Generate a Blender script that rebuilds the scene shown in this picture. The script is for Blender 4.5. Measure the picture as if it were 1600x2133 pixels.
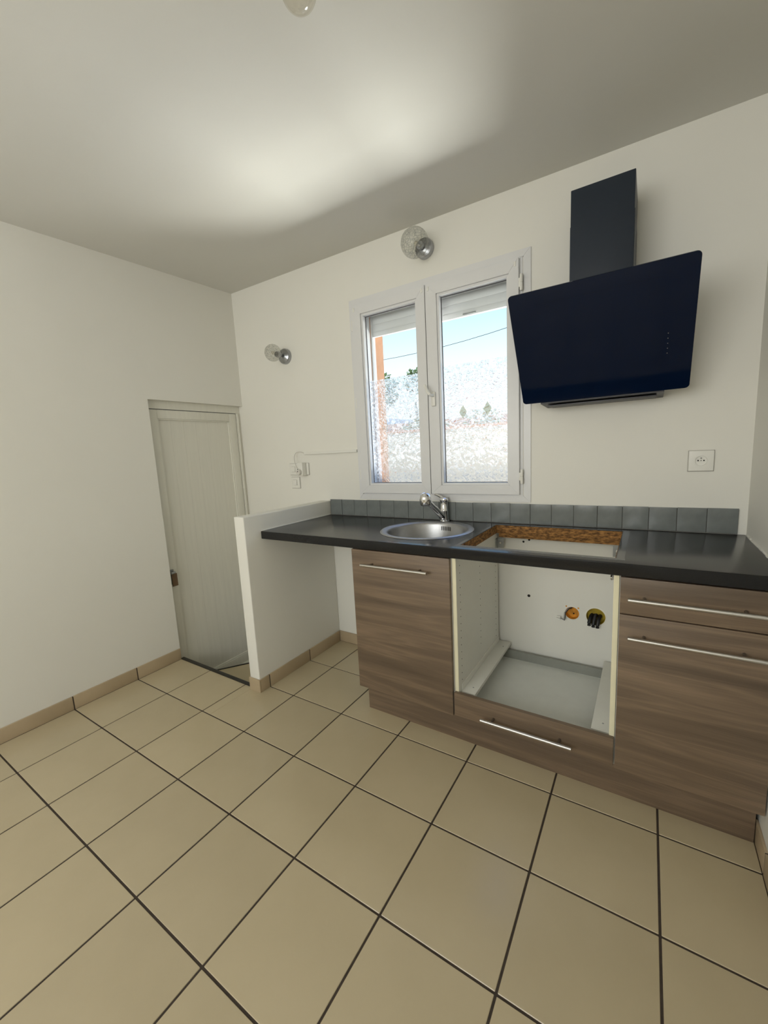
import bpy, bmesh, math, random
from mathutils import Vector, Matrix, noise as mnoise

random.seed(7)
for o in list(bpy.data.objects):
    bpy.data.objects.remove(o, do_unlink=True)
scene = bpy.context.scene
COL = scene.collection

# ------------------------------------------------------------------ camera
cam_d = bpy.data.cameras.new('camera')
cam_d.sensor_fit = 'HORIZONTAL'
cam_d.sensor_width = 36.0
cam_d.lens = 19.1937
cam_d.clip_start = 0.02
cam_d.clip_end = 500
cam = bpy.data.objects.new('camera', cam_d)
cam.location = (-0.07194, -1.11982, 1.29654)
cam.rotation_euler = (1.42538, 0.05096, 0.56749)
COL.objects.link(cam)
scene.camera = cam

# ------------------------------------------------------------------ world / sky
world = bpy.data.worlds.new('sky')
scene.world = world
world.use_nodes = True
wn = world.node_tree
wn.nodes.clear()
w_out = wn.nodes.new('ShaderNodeOutputWorld')
w_bg = wn.nodes.new('ShaderNodeBackground')
w_tc = wn.nodes.new('ShaderNodeTexCoord')
w_sep = wn.nodes.new('ShaderNodeSeparateXYZ')
w_ramp = wn.nodes.new('ShaderNodeValToRGB')
cr = w_ramp.color_ramp
cr.elements[0].position = 0.0
cr.elements[0].color = (0.95, 1.05, 1.10, 1)
cr.elements[1].position = 1.0
cr.elements[1].color = (0.12, 0.32, 1.0, 1)
for p, c in ((0.14, (1.0, 1.1, 1.12, 1)), (0.20, (0.86, 1.05, 1.12, 1)), (0.31, (0.55, 0.92, 1.1, 1)), (0.5, (0.30, 0.58, 1.15, 1))):
    e = cr.elements.new(p)
    e.color = c
wn.links.new(w_tc.outputs['Generated'], w_sep.inputs[0])
wn.links.new(w_sep.outputs['Z'], w_ramp.inputs[0])
wn.links.new(w_ramp.outputs[0], w_bg.inputs[0])
w_bg.inputs[1].default_value = 1.15
wn.links.new(w_bg.outputs[0], w_out.inputs[0])

# ------------------------------------------------------------------ sun and added daylight lamps
def lamp(name, kind, loc, rot, energy, color, **kw):
    d = bpy.data.lights.new(name, kind)
    d.energy = energy
    d.color = color
    for k, v in kw.items():
        setattr(d, k, v)
    o = bpy.data.objects.new(name, d)
    o.location = loc
    o.rotation_euler = rot
    COL.objects.link(o)
    return o

# high sun from behind the house: the window front is in shade, the gardens beyond are lit
lamp('sun', 'SUN', (0, 0, 12), (math.radians(38), 0, math.radians(-20)), 2.9, (1.0, 0.95, 0.86), angle=0.01)
# added area lamp standing in for daylight thrown up by the sunlit terrace
lamp('terrace_bounce', 'AREA', (-0.15, 3.6, -0.32), (math.radians(180 + 14), 0, 0), 730, (1.0, 0.985, 0.93), shape='RECTANGLE', size=3.0, size_y=1.7)
# fill lamp added at an assumed, unseen window in the rear wall
lamp('rear_daylight', 'AREA', (-1.20, -3.225, 1.675), (math.radians(90), 0, 0), 41, (1.0, 0.975, 0.93), shape='RECTANGLE', size=2.2, size_y=1.15)

scene.view_settings.view_transform = 'Standard'
scene.view_settings.look = 'None'
scene.view_settings.exposure = 0.08
scene.view_settings.gamma = 1.0
scene.view_settings.use_curve_mapping = False

# ================================================================== materials
def new_mat(name):
    m = bpy.data.materials.new(name)
    m.use_nodes = True
    nt = m.node_tree
    nt.nodes.clear()
    out = nt.nodes.new('ShaderNodeOutputMaterial')
    b = nt.nodes.new('ShaderNodeBsdfPrincipled')
    nt.links.new(b.outputs[0], out.inputs[0])
    return m, nt, b, out

def setp(b, **kw):
    for k, v in kw.items():
        b.inputs[k.replace('_', ' ')].default_value = v

def add_noise_col(nt, b, c1, c2, scale=5.0, detail=4.0, stretch=None, rough=0.6, coord='Object'):
    tc = nt.nodes.new('ShaderNodeTexCoord')
    mp = nt.nodes.new('ShaderNodeMapping')
    if stretch:
        mp.inputs['Scale'].default_value = stretch
    n = nt.nodes.new('ShaderNodeTexNoise')
    n.inputs['Scale'].default_value = scale
    n.inputs['Detail'].default_value = detail
    n.inputs['Roughness'].default_value = rough
    r = nt.nodes.new('ShaderNodeValToRGB')
    r.color_ramp.elements[0].position = 0.3
    r.color_ramp.elements[0].color = (*c1, 1)
    r.color_ramp.elements[1].position = 0.7
    r.color_ramp.elements[1].color = (*c2, 1)
    nt.links.new(tc.outputs[coord], mp.inputs[0])
    nt.links.new(mp.outputs[0], n.inputs['Vector'])
    nt.links.new(n.outputs['Fac'], r.inputs[0])
    nt.links.new(r.outputs[0], b.inputs['Base Color'])
    return mp, n, r

def add_bump(nt, b, scale, strength, dist=0.002, detail=3.0, coord='Object'):
    tc = nt.nodes.new('ShaderNodeTexCoord')
    n = nt.nodes.new('ShaderNodeTexNoise')
    n.inputs['Scale'].default_value = scale
    n.inputs['Detail'].default_value = detail
    bp = nt.nodes.new('ShaderNodeBump')
    bp.inputs['Strength'].default_value = strength
    bp.inputs['Distance'].default_value = dist
    nt.links.new(tc.outputs[coord], n.inputs['Vector'])
    nt.links.new(n.outputs['Fac'], bp.inputs['Height'])
    nt.links.new(bp.outputs[0], b.inputs['Normal'])

def simple(name, col, rough=0.5, metal=0.0, var=0.06, scale=12.0, bump=None, spec=0.5, stretch=None):
    m, nt, b, out = new_mat(name)
    c1 = tuple(max(0, c * (1 - var)) for c in col)
    c2 = tuple(min(1, c * (1 + var)) for c in col)
    add_noise_col(nt, b, c1, c2, scale, stretch=stretch)
    setp(b, Roughness=rough, Metallic=metal)
    b.inputs['Specular IOR Level'].default_value = spec
    if bump:
        add_bump(nt, b, *bump)
    return m

M = {}
M['wall'] = simple('wall_paint', (0.80, 0.785, 0.72), 0.62, var=0.012, scale=2.5, bump=(160, 0.12, 0.001), spec=0.35)
M['ceil'] = simple('ceiling_paint', (0.70, 0.69, 0.64), 0.8, var=0.01, scale=2.0, bump=(140, 0.08, 0.001), spec=0.2)
M['pvc'] = simple('white_pvc', (0.73, 0.73, 0.725), 0.32, var=0.01)
M['pvc_door'] = simple('door_pvc', (0.74, 0.725, 0.64), 0.38, var=0.03, scale=6, stretch=(8, 8, 0.5))
M['grout'] = simple('dark_grout', (0.050, 0.036, 0.026), 0.85, var=0.2, scale=60)
M['seal'] = simple('grey_rubber_seal', (0.10, 0.10, 0.11), 0.7)  # rubber gasket, also the dark painted into shaded gaps
M['strip'] = simple('dark_threshold_metal', (0.012, 0.011, 0.009), 0.4, var=0.1)
M['chrome'] = simple('chrome', (0.78, 0.78, 0.79), 0.09, 1.0, var=0.01)
M['lampgrey'] = simple('satin_chrome', (0.40, 0.41, 0.43), 0.22, 1.0, var=0.04)
M['steel'] = simple('brushed_steel', (0.44, 0.44, 0.44), 0.38, 1.0, var=0.05, scale=30, stretch=(1, 1, 14))
M['alu'] = simple('satin_aluminium', (0.58, 0.56, 0.53), 0.32, 1.0, var=0.03)
M['post'] = simple('dark_handle_post', (0.16, 0.13, 0.10), 0.4, 0.6)
M['top'] = simple('anthracite_laminate', (0.013, 0.013, 0.0135), 0.19, var=0.18, scale=220, bump=(420, 0.03, 0.0005), spec=0.3)
M['melamine'] = simple('white_melamine', (0.74, 0.73, 0.66), 0.45, var=0.015)
M['edgeband'] = simple('cream_edge_band', (0.82, 0.77, 0.55), 0.5, var=0.03)
M['greyboard'] = simple('grey_white_board', (0.72, 0.73, 0.68), 0.5, var=0.03)
M['greyrail'] = simple('grey_rear_rail', (0.27, 0.275, 0.24), 0.6)  # darkened grey, the shade low in the niche put into the colour
M['metalgrey'] = simple('zinc_metal', (0.30, 0.31, 0.30), 0.5, 0.3)
M['tile'] = None
M['black'] = simple('black_plastic', (0.008, 0.008, 0.009), 0.45)
M['dark'] = simple('dark_hole', (0.012, 0.010, 0.008), 0.9)
M['orange_box'] = simple('orange_box_plastic', (0.62, 0.27, 0.02), 0.55, var=0.35, scale=40)
M['yellow_box'] = simple('yellow_box_plastic', (0.42, 0.30, 0.015), 0.55, var=0.35, scale=30)
M['chim'] = simple('dark_grey_lacquer', (0.021, 0.028, 0.040), 0.38, 0.0, var=0.04, spec=0.3)
M['hoodbody'] = simple('dark_hood_metal', (0.055, 0.055, 0.06), 0.45, 0.3)
M['white'] = simple('white_plastic', (0.80, 0.79, 0.73), 0.35, var=0.01)
M['cable'] = simple('white_cable', (0.66, 0.64, 0.58), 0.5)
M['sealant'] = simple('white_sealant', (0.80, 0.79, 0.74), 0.45)
M['brown_key'] = simple('brown_wood_tag', (0.16, 0.095, 0.05), 0.6)
M['render'] = simple('orange_render', (0.56, 0.30, 0.17), 0.9, var=0.08, scale=30, bump=(150, 0.3, 0.003))
M['stone'] = simple('pale_lintel_stone', (0.55, 0.46, 0.42), 0.9)
M['paving'] = simple('pale_paving', (0.55, 0.53, 0.47), 0.9, var=0.15, scale=3)
M['house'] = simple('cream_render', (0.66, 0.58, 0.45), 0.9, var=0.06, scale=4)
M['gwall'] = simple('garden_wall_render', (0.60, 0.53, 0.40), 0.9, var=0.15, scale=5)
M['roof'] = simple('terracotta_tile', (0.58, 0.24, 0.13), 0.8, var=0.25, scale=14)
M['leaf'] = simple('green_foliage', (0.14, 0.22, 0.06), 0.7, var=0.5, scale=6)
M['leaf2'] = simple('olive_foliage', (0.24, 0.28, 0.12), 0.7, var=0.4, scale=6)
M['trunk'] = simple('bark', (0.12, 0.08, 0.05), 0.9)
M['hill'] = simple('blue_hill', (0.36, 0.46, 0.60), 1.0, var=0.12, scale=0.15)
M['winblue'] = simple('dark_window_glass', (0.05, 0.07, 0.10), 0.1)
M['wire'] = simple('black_wire', (0.03, 0.03, 0.03), 0.6)

# floor tile: sandy ceramic with a low sheen
m, nt, b, out = new_mat('beige_floor_tile')
mp, n, r = add_noise_col(nt, b, (0.495, 0.415, 0.268), (0.555, 0.468, 0.308), 1.6, 6.0, coord='Object')
oi = nt.nodes.new('ShaderNodeObjectInfo')
hsv = nt.nodes.new('ShaderNodeHueSaturation')
mr = nt.nodes.new('ShaderNodeMapRange')
mr.inputs[3].default_value = 0.965
mr.inputs[4].default_value = 1.035
nt.links.new(oi.outputs['Random'], mr.inputs[0])
nt.links.new(mr.outputs[0], hsv.inputs['Value'])
nt.links.new(r.outputs[0], hsv.inputs['Color'])
nt.links.new(hsv.outputs[0], b.inputs['Base Color'])
setp(b, Roughness=0.23)
b.inputs['Specular IOR Level'].default_value = 0.5
add_bump(nt, b, 9.0, 0.04, 0.003, 5)
M['tile'] = m
m, nt, b, out = new_mat('skirting_tile')
add_noise_col(nt, b, (0.43, 0.335, 0.215), (0.49, 0.385, 0.25), 4.0, 5.0)
setp(b, Roughness=0.4)
M['skirt'] = m

# slate grey hand-made splash tile
m, nt, b, out = new_mat('slate_grey_wall_tile')
add_noise_col(nt, b, (0.135, 0.150, 0.144), (0.195, 0.212, 0.206), 9.0, 4.0)
setp(b, Roughness=0.24)
add_bump(nt, b, 22, 0.15, 0.003, 2)
M['splash'] = m

# wood decor, grain along X
def wood(name, base, seed):
    m, nt, b, out = new_mat(name)
    tc = nt.nodes.new('ShaderNodeTexCoord')
    mp = nt.nodes.new('ShaderNodeMapping')
    mp.inputs['Location'].default_value = (seed, seed * 0.37, seed * 1.7)
    mp.inputs['Scale'].default_value = (0.55, 1.0, 9.0)
    n1 = nt.nodes.new('ShaderNodeTexNoise')
    n1.inputs['Scale'].default_value = 1.5
    n1.inputs['Detail'].default_value = 3.0
    n1.inputs['Distortion'].default_value = 0.35
    mp2 = nt.nodes.new('ShaderNodeMapping')
    mp2.inputs['Scale'].default_value = (3.0, 3.0, 150.0)
    n2 = nt.nodes.new('ShaderNodeTexNoise')
    n2.inputs['Scale'].default_value = 2.0
    n2.inputs['Detail'].default_value = 5.0
    ramp = nt.nodes.new('ShaderNodeValToRGB')
    els = ramp.color_ramp.elements
    els[0].position = 0.28
    els[0].color = (*[c * 0.58 for c in base], 1)
    els[1].position = 0.72
    els[1].color = (*[c * 1.42 for c in base], 1)
    e = els.new(0.47); e.color = (*[c * 0.86 for c in base], 1)
    e = els.new(0.53); e.color = (*[c * 1.14 for c in base], 1)
    e = els.new(0.57); e.color = (*[c * 0.92 for c in base], 1)
    e = els.new(0.63); e.color = (*[c * 1.08 for c in base], 1)
    mx = nt.nodes.new('ShaderNodeMix')
    mx.data_type = 'RGBA'
    mx.blend_type = 'MULTIPLY'
    mx.inputs[0].default_value = 0.45
    r2 = nt.nodes.new('ShaderNodeValToRGB')
    r2.color_ramp.elements[0].position = 0.3
    r2.color_ramp.elements[0].color = (0.62, 0.60, 0.58, 1)
    r2.color_ramp.elements[1].position = 0.65
    r2.color_ramp.elements[1].color = (1.1, 1.1, 1.1, 1)
    L = nt.links.new
    L(tc.outputs['Object'], mp.inputs[0]); L(tc.outputs['Object'], mp2.inputs[0])
    L(mp.outputs[0], n1.inputs['Vector']); L(mp2.outputs[0], n2.inputs['Vector'])
    L(n1.outputs['Fac'], ramp.inputs[0]); L(n2.outputs['Fac'], r2.inputs[0])
    L(ramp.outputs[0], mx.inputs[6]); L(r2.outputs[0], mx.inputs[7])
    L(mx.outputs[2], b.inputs['Base Color'])
    setp(b, Roughness=0.42)
    return m
WB = (0.185, 0.130, 0.085)
M['wood1'] = wood('walnut_decor_a', WB, 0.0)
M['wood2'] = wood('walnut_decor_b', WB, 3.1)
M['wood3'] = wood('walnut_decor_c', WB, 7.7)
M['wood4'] = wood('walnut_decor_d', WB, 12.3)
M['plinth'] = wood('walnut_decor_plinth', WB, 17.9)

# raw chipboard
m, nt, b, out = new_mat('raw_chipboard')
mp, n, r = add_noise_col(nt, b, (0.085, 0.038, 0.010), (0.40, 0.20, 0.060), 70, 6, stretch=(0.6, 0.6, 1.5))
r.color_ramp.elements[0].position = 0.38
r.color_ramp.elements[1].position = 0.66
setp(b, Roughness=0.9)
add_bump(nt, b, 90, 0.6, 0.003)
M['chip'] = m

# black hood glass, bluish flare and reflection tinted into its base colour
m, nt, b, out = new_mat('black_hood_glass')
add_noise_col(nt, b, (0.0022, 0.0075, 0.0250), (0.0030, 0.0090, 0.029), 2)
setp(b, Roughness=0.07)
b.inputs['Specular IOR Level'].default_value = 0.22
M['hoodglass'] = m

# clear window glass (thin)
def thin_glass(name, tint, gloss, blend=0.15):
    m, nt, b, out = new_mat(name)
    nt.nodes.remove(b)
    t = nt.nodes.new('ShaderNodeBsdfTransparent'); t.inputs[0].default_value = (*tint, 1)
    g = nt.nodes.new('ShaderNodeBsdfGlossy'); g.inputs['Roughness'].default_value = 0.02
    fr = nt.nodes.new('ShaderNodeLayerWeight'); fr.inputs[0].default_value = blend
    mx = nt.nodes.new('ShaderNodeMixShader')
    ml = nt.nodes.new('ShaderNodeMath'); ml.operation = 'MULTIPLY'; ml.inputs[1].default_value = gloss
    nt.links.new(fr.outputs['Facing'], ml.inputs[0])
    nt.links.new(ml.outputs[0], mx.inputs[0])
    nt.links.new(t.outputs[0], mx.inputs[1]); nt.links.new(g.outputs[0], mx.inputs[2])
    nt.links.new(mx.outputs[0], out.inputs[0])
    return m, nt, t, g
M['glass'] = thin_glass('window_glass', (0.97, 0.985, 0.985), 0.6)[0]
M['bulb'] = thin_glass('bulb_glass', (0.92, 0.90, 0.85), 0.4, 0.3)[0]

# crackled lamp glass
m, nt, t, g = thin_glass('crackled_lamp_glass', (0.86, 0.86, 0.84), 0.45, 0.35)
tc = nt.nodes.new('ShaderNodeTexCoord')
v = nt.nodes.new('ShaderNodeTexVoronoi'); v.feature = 'DISTANCE_TO_EDGE'; v.inputs['Scale'].default_value = 70
bp = nt.nodes.new('ShaderNodeBump'); bp.inputs['Strength'].default_value = 0.8; bp.inputs['Distance'].default_value = 0.004
rr = nt.nodes.new('ShaderNodeValToRGB')
rr.color_ramp.elements[0].position = 0.0; rr.color_ramp.elements[0].color = (0.66, 0.67, 0.67, 1)
rr.color_ramp.elements[1].position = 0.12; rr.color_ramp.elements[1].color = (0.92, 0.92, 0.90, 1)
nt.links.new(tc.outputs['Object'], v.inputs['Vector'])
nt.links.new(v.outputs['Distance'], bp.inputs['Height']); nt.links.new(bp.outputs[0], g.inputs['Normal'])
nt.links.new(v.outputs['Distance'], rr.inputs[0]); nt.links.new(rr.outputs[0], t.inputs[0])
M['crackle'] = m

# textured privacy film: shard pattern that bends and whitens the view
m, nt, b, out = new_mat('privacy_film')
nt.nodes.remove(b)
L = nt.links.new
tc = nt.nodes.new('ShaderNodeTexCoord')
nd = nt.nodes.new('ShaderNodeTexNoise'); nd.inputs['Scale'].default_value = 28; nd.inputs['Detail'].default_value = 1.0
vm = nt.nodes.new('ShaderNodeVectorMath'); vm.operation = 'MULTIPLY_ADD'
vm.inputs[1].default_value = (0.03, 0.03, 0.03)
L(tc.outputs['Object'], nd.inputs['Vector'])
L(nd.outputs['Color'], vm.inputs[0]); L(tc.outputs['Object'], vm.inputs[2])
v1 = nt.nodes.new('ShaderNodeTexVoronoi'); v1.inputs['Scale'].default_value = 95; v1.feature = 'F1'
L(vm.outputs[0], v1.inputs['Vector'])
bp = nt.nodes.new('ShaderNodeBump'); bp.inputs['Strength'].default_value = 1.0; bp.inputs['Distance'].default_value = 0.012
L(v1.outputs['Distance'], bp.inputs['Height'])
rf = nt.nodes.new('ShaderNodeBsdfRefraction'); rf.inputs['IOR'].default_value = 1.14; rf.inputs['Roughness'].default_value = 0.02
rf.inputs['Color'].default_value = (0.90, 0.93, 1.0, 1)
L(bp.outputs[0], rf.inputs['Normal'])
tr = nt.nodes.new('ShaderNodeBsdfTransparent'); tr.inputs[0].default_value = (0.86, 0.91, 1.0, 1)
m1 = nt.nodes.new('ShaderNodeMixShader'); m1.inputs[0].default_value = 0.62
L(tr.outputs[0], m1.inputs[1]); L(rf.outputs[0], m1.inputs[2])
tl = nt.nodes.new('ShaderNodeBsdfTranslucent'); tl.inputs[0].default_value = (0.72, 0.72, 0.74, 1)
sep = nt.nodes.new('ShaderNodeSeparateColor')
L(v1.outputs['Color'], sep.inputs[0])
ra = nt.nodes.new('ShaderNodeValToRGB')
ra.color_ramp.elements[0].position = 0.40; ra.color_ramp.elements[0].color = (0.02, 0.02, 0.02, 1)
ra.color_ramp.elements[1].position = 0.95; ra.color_ramp.elements[1].color = (0.34, 0.34, 0.34, 1)
L(sep.outputs[0], ra.inputs[0])
m2 = nt.nodes.new('ShaderNodeMixShader')
L(ra.outputs[0], m2.inputs[0]); L(m1.outputs[0], m2.inputs[1]); L(tl.outputs[0], m2.inputs[2])
L(m2.outputs[0], out.inputs[0])
M['film'] = m
m, nt, b, out = new_mat('olive_clear_sticker')
nt.nodes.remove(b)
tr = nt.nodes.new('ShaderNodeBsdfTransparent'); tr.inputs[0].default_value = (0.62, 0.62, 0.50, 1)
df = nt.nodes.new('ShaderNodeBsdfDiffuse'); df.inputs[0].default_value = (0.5, 0.5, 0.42, 1)
mx = nt.nodes.new('ShaderNodeMixShader'); mx.inputs[0].default_value = 0.25
nt.links.new(tr.outputs[0], mx.inputs[1]); nt.links.new(df.outputs[0], mx.inputs[2]); nt.links.new(mx.outputs[0], out.inputs[0])
M['sticker'] = m

# ================================================================== geometry helpers
class MB:
    """collects shapes (world coordinates) into one mesh"""
    def __init__(s):
        s.bm = bmesh.new()
    def box(s, x0, x1, y0, y1, z0, z1, bevel=0.0, seg=2):
        t = bmesh.new()
        vs = [t.verts.new((x, y, z)) for x in (x0, x1) for y in (y0, y1) for z in (z0, z1)]
        for f in ((0, 1, 3, 2), (4, 6, 7, 5), (0, 4, 5, 1), (2, 3, 7, 6), (0, 2, 6, 4), (1, 5, 7, 3)):
            t.faces.new([vs[i] for i in f])
        if bevel > 0:
            bmesh.ops.bevel(t, geom=list(t.edges), offset=bevel, segments=seg, affect='EDGES', profile=0.6)
        s.merge(t)
        return s
    def merge(s, t):
        bmesh.ops.recalc_face_normals(t, faces=list(t.faces))
        me = bpy.data.meshes.new('tmp')
        t.to_mesh(me); t.free()
        s.bm.from_mesh(me)
        bpy.data.meshes.remove(me)
    def lathe(s, prof, center, axis='Z', seg=32, cap=False):
        """prof = [(r, h)]; revolved about the axis through center"""
        t = bmesh.new()
        rings = []
        for r, h in prof:
            ring = []
            if r < 1e-6:
                ring = [t.verts.new((0, 0, h))]
            else:
                for i in range(seg):
                    a = 2 * math.pi * i / seg
                    ring.append(t.verts.new((r * math.cos(a), r * math.sin(a), h)))
            rings.append(ring)
        for a, bq in zip(rings, rings[1:]):
            if len(a) == 1 and len(bq) == 1:
                continue
            for i in range(seg):
                j = (i + 1) % seg
                if len(a) == 1:
                    t.faces.new((a[0], bq[j], bq[i]))
                elif len(bq) == 1:
                    t.faces.new((a[i], a[j], bq[0]))
                else:
                    t.faces.new((a[i], a[j], bq[j], bq[i]))
        if cap:
            for ring in (rings[0], rings[-1]):
                if len(ring) > 1:
                    t.faces.new(ring)
        if axis == 'Y':
            rot = Matrix.Rotation(math.radians(90), 4, 'X')     # +h -> -Y
        elif axis == 'X':
            rot = Matrix.Rotation(math.radians(90), 4, 'Y')
        elif isinstance(axis, Vector):
            rot = axis.to_track_quat('Z', 'Y').to_matrix().to_4x4()
        else:
            rot = Matrix.Identity(4)
        bmesh.ops.transform(t, matrix=Matrix.Translation(center) @ rot, verts=list(t.verts))
        s.merge(t)
        return s
    def tube(s, pts, r, seg=10, radii=None):
        pts = [Vector(p) for p in pts]
        t = bmesh.new()
        rings = []
        up = Vector((0, 0, 1))
        for i, p in enumerate(pts):
            d = (pts[min(i + 1, len(pts) - 1)] - pts[max(i - 1, 0)]).normalized()
            u = d.cross(up)
            if u.length < 1e-3:
                u = d.cross(Vector((1, 0, 0)))
            u.normalize()
            w = u.cross(d)
            rr_ = radii[i] if radii else r
            rings.append([t.verts.new(p + u * math.cos(2 * math.pi * k / seg) * rr_ + w * math.sin(2 * math.pi * k / seg) * rr_) for k in range(seg)])
        for a, bq in zip(rings, rings[1:]):
            for k in range(seg):
                t.faces.new((a[k], a[(k + 1) % seg], bq[(k + 1) % seg], bq[k]))
        t.faces.new(rings[0]); t.faces.new(rings[-1])
        s.merge(t)
        return s
    def prism(s, poly, z0, z1, bevel=0.0):
        t = bmesh.new()
        a = [t.verts.new((x, y, z0)) for x, y in poly]
        bq = [t.verts.new((x, y, z1)) for x, y in poly]
        n_ = len(poly)
        t.faces.new(a); t.faces.new(bq)
        for i in range(n_):
            t.faces.new((a[i], a[(i + 1) % n_], bq[(i + 1) % n_], bq[i]))
        if bevel:
            bmesh.ops.recalc_face_normals(t, faces=list(t.faces))
            bmesh.ops.bevel(t, geom=list(t.edges), offset=bevel, segments=2, affect='EDGES')
        s.merge(t)
        return s
    def poly3(s, verts, faces):
        t = bmesh.new()
        vs = [t.verts.new(p) for p in verts]
        for f in faces:
            t.faces.new([vs[i] for i in f])
        s.merge(t)
        return s
    def xform(s, mat):
        bmesh.ops.transform(s.bm, matrix=mat, verts=list(s.bm.verts))
        return s

WL = {}                                    # world location of every object's origin

def smooth_mesh(me, ang=35):
    for p in me.polygons:
        p.use_smooth = True
    me.set_sharp_from_angle(angle=math.radians(ang))

def build(name, mb, mat, parent=None, smooth=True, base=False):
    """link the collected shapes as ONE mesh object whose origin lies at their centre"""
    me = bpy.data.meshes.new(name)
    mb.bm.to_mesh(me); mb.bm.free()
    lo = Vector([min(v.co[i] for v in me.vertices) for i in range(3)])
    hi = Vector([max(v.co[i] for v in me.vertices) for i in range(3)])
    c = (lo + hi) / 2
    if base:
        c.z = lo.z
    me.transform(Matrix.Translation(-c))
    me.materials.append(M[mat] if isinstance(mat, str) else mat)
    if smooth:
        smooth_mesh(me)
    o = bpy.data.objects.new(name, me)
    COL.objects.link(o)
    place(o, c, parent)
    return o

def place(o, c, parent=None):
    c = Vector(c)
    WL[o.name] = c
    if parent:
        o.parent = parent
        o.location = c - WL[parent.name]
    else:
        o.location = c

def piece(name, mesh, c, parent):
    """another piece that shares a mesh"""
    o = bpy.data.objects.new(name, mesh)
    COL.objects.link(o)
    place(o, c, parent)
    return o

def thing(name, loc, label, cat, group=None):
    o = bpy.data.objects.new(name, None)
    o.empty_display_size = 0.05
    COL.objects.link(o)
    place(o, loc)
    tag(o, label, cat, group)
    return o

def tag(o, label=None, cat=None, group=None, kind=None):
    if label: o['label'] = label
    if cat: o['category'] = cat
    if group: o['group'] = group
    if kind: o['kind'] = kind
    return o

def struct(o, label=None):
    o['kind'] = 'structure'
    if label: o['label'] = label
    return o

def cut(o, cutters):
    """boolean the cutters (MB objects) out of o, apply, and drop the helpers"""
    tmp = []
    for mb in cutters:
        c = build('cutter', mb, 'dark', smooth=False)
        md = o.modifiers.new('cut', 'BOOLEAN')
        md.operation = 'DIFFERENCE'
        md.solver = 'EXACT'
        md.object = c
        tmp.append(c)
    bpy.context.view_layer.update()
    dg = bpy.context.evaluated_depsgraph_get()
    me = bpy.data.meshes.new_from_object(o.evaluated_get(dg))
    o.modifiers.clear()
    o.data = me
    for c in tmp:
        bpy.data.objects.remove(c, do_unlink=True)
    smooth_mesh(me, 30)

# ================================================================== room shell
XL, XR, YB, YR = -2.657, 0.267, 0.985, -3.20
G = 1.0 / 3.0
def ceil_z(x, y):
    return 2.4857 - 0.0103 * (x + 2.67) + 0.025 * (y - 0.99)

# window opening
WX0, WX1, WZ0, WZ1 = -1.575, -0.595, 1.04, 2.165

# back wall, full height, with the window opening; reaches down into the stair well
mb = MB()
mb.box(XL - 0.25, WX0, YB, YB + 0.20, -0.6, 2.62)
mb.box(WX1, XR + 0.2, YB, YB + 0.20, -0.6, 2.62)
mb.box(WX0, WX1, YB, YB + 0.20, -0.6, WZ0)
mb.box(WX0, WX1, YB, YB + 0.20, WZ1, 2.62)
wall_back = struct(build('wall_back', mb, 'wall', smooth=False), 'white painted kitchen wall with the window')

mb = MB()
mb.box(XL - 0.25, XL, YR - 0.2, 0.283, -0.6, 2.62)
mb.box(XL - 0.25, XL, 0.283, YB, 1.690, 2.62)
wall_left = struct(build('wall_left', mb, 'wall', smooth=False), 'white painted side wall with a low recessed door')
wall_right = struct(build('wall_right', MB().box(XR, XR + 0.2, YR - 0.2, YB, -0.1, 2.62), 'wall', smooth=False), 'white painted wall at the right edge')
RX0, RX1, RZ0, RZ1 = -2.35, -0.05, 1.05, 2.30
mb = MB()
mb.box(XL, RX0, YR - 0.2, YR, -0.1, 2.62)
mb.box(RX1, XR, YR - 0.2, YR, -0.1, 2.62)
mb.box(RX0, RX1, YR - 0.2, YR, RZ1, 2.62)
mb.box(RX0, RX1, YR - 0.2, YR, -0.1, RZ0)
wall_rear = struct(build('wall_rear', mb, 'wall', smooth=False), 'white wall behind the viewer with a wide window')
rw = MB()
ym0, ym1 = YR - 0.16, YR - 0.10
rxm = (RX0 + RX1) / 2
for (a, c, z0_, z1_) in ((RX0, RX0 + .06, RZ0, RZ1), (RX1 - .06, RX1, RZ0, RZ1), (RX0 + .06, RX1 - .06, RZ0, RZ0 + .06), (RX0 + .06, RX1 - .06, RZ1 - .06, RZ1), (rxm - .04, rxm + .04, RZ0 + .06, RZ1 - .06)):
    rw.box(a, c, ym0, ym1, z0_, z1_, 0.004)
rw = struct(build('window_2', rw, 'pvc'), 'wide white window in the wall behind the viewer')  # unseen window, assumed and shaped to let in fill light
for a, c in ((RX0 + .06, rxm - .04), (rxm + .04, RX1 - .06)):
    build('pane', MB().box(a, c, YR - 0.132, YR - 0.128, RZ0 + .06, RZ1 - .06), 'glass', rw)

# ceiling: very slightly out of level
def cz(x, y, h=0.0): return (x, y, ceil_z(x, y) + h)
x0, x1, y0, y1 = XL - 0.25, XR + 0.2, YR - 0.2, YB + 0.2
cv = [cz(x0, y0), cz(x1, y0), cz(x1, y1), cz(x0, y1), cz(x0, y0, .2), cz(x1, y0, .2), cz(x1, y1, .2), cz(x0, y1, .2)]
mb = MB().poly3(cv, ((0, 1, 2, 3), (4, 5, 6, 7), (0, 1, 5, 4), (1, 2, 6, 5), (2, 3, 7, 6), (3, 0, 4, 7)))
struct(build('ceiling', mb, 'ceil', smooth=False), 'plain white ceiling')

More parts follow.
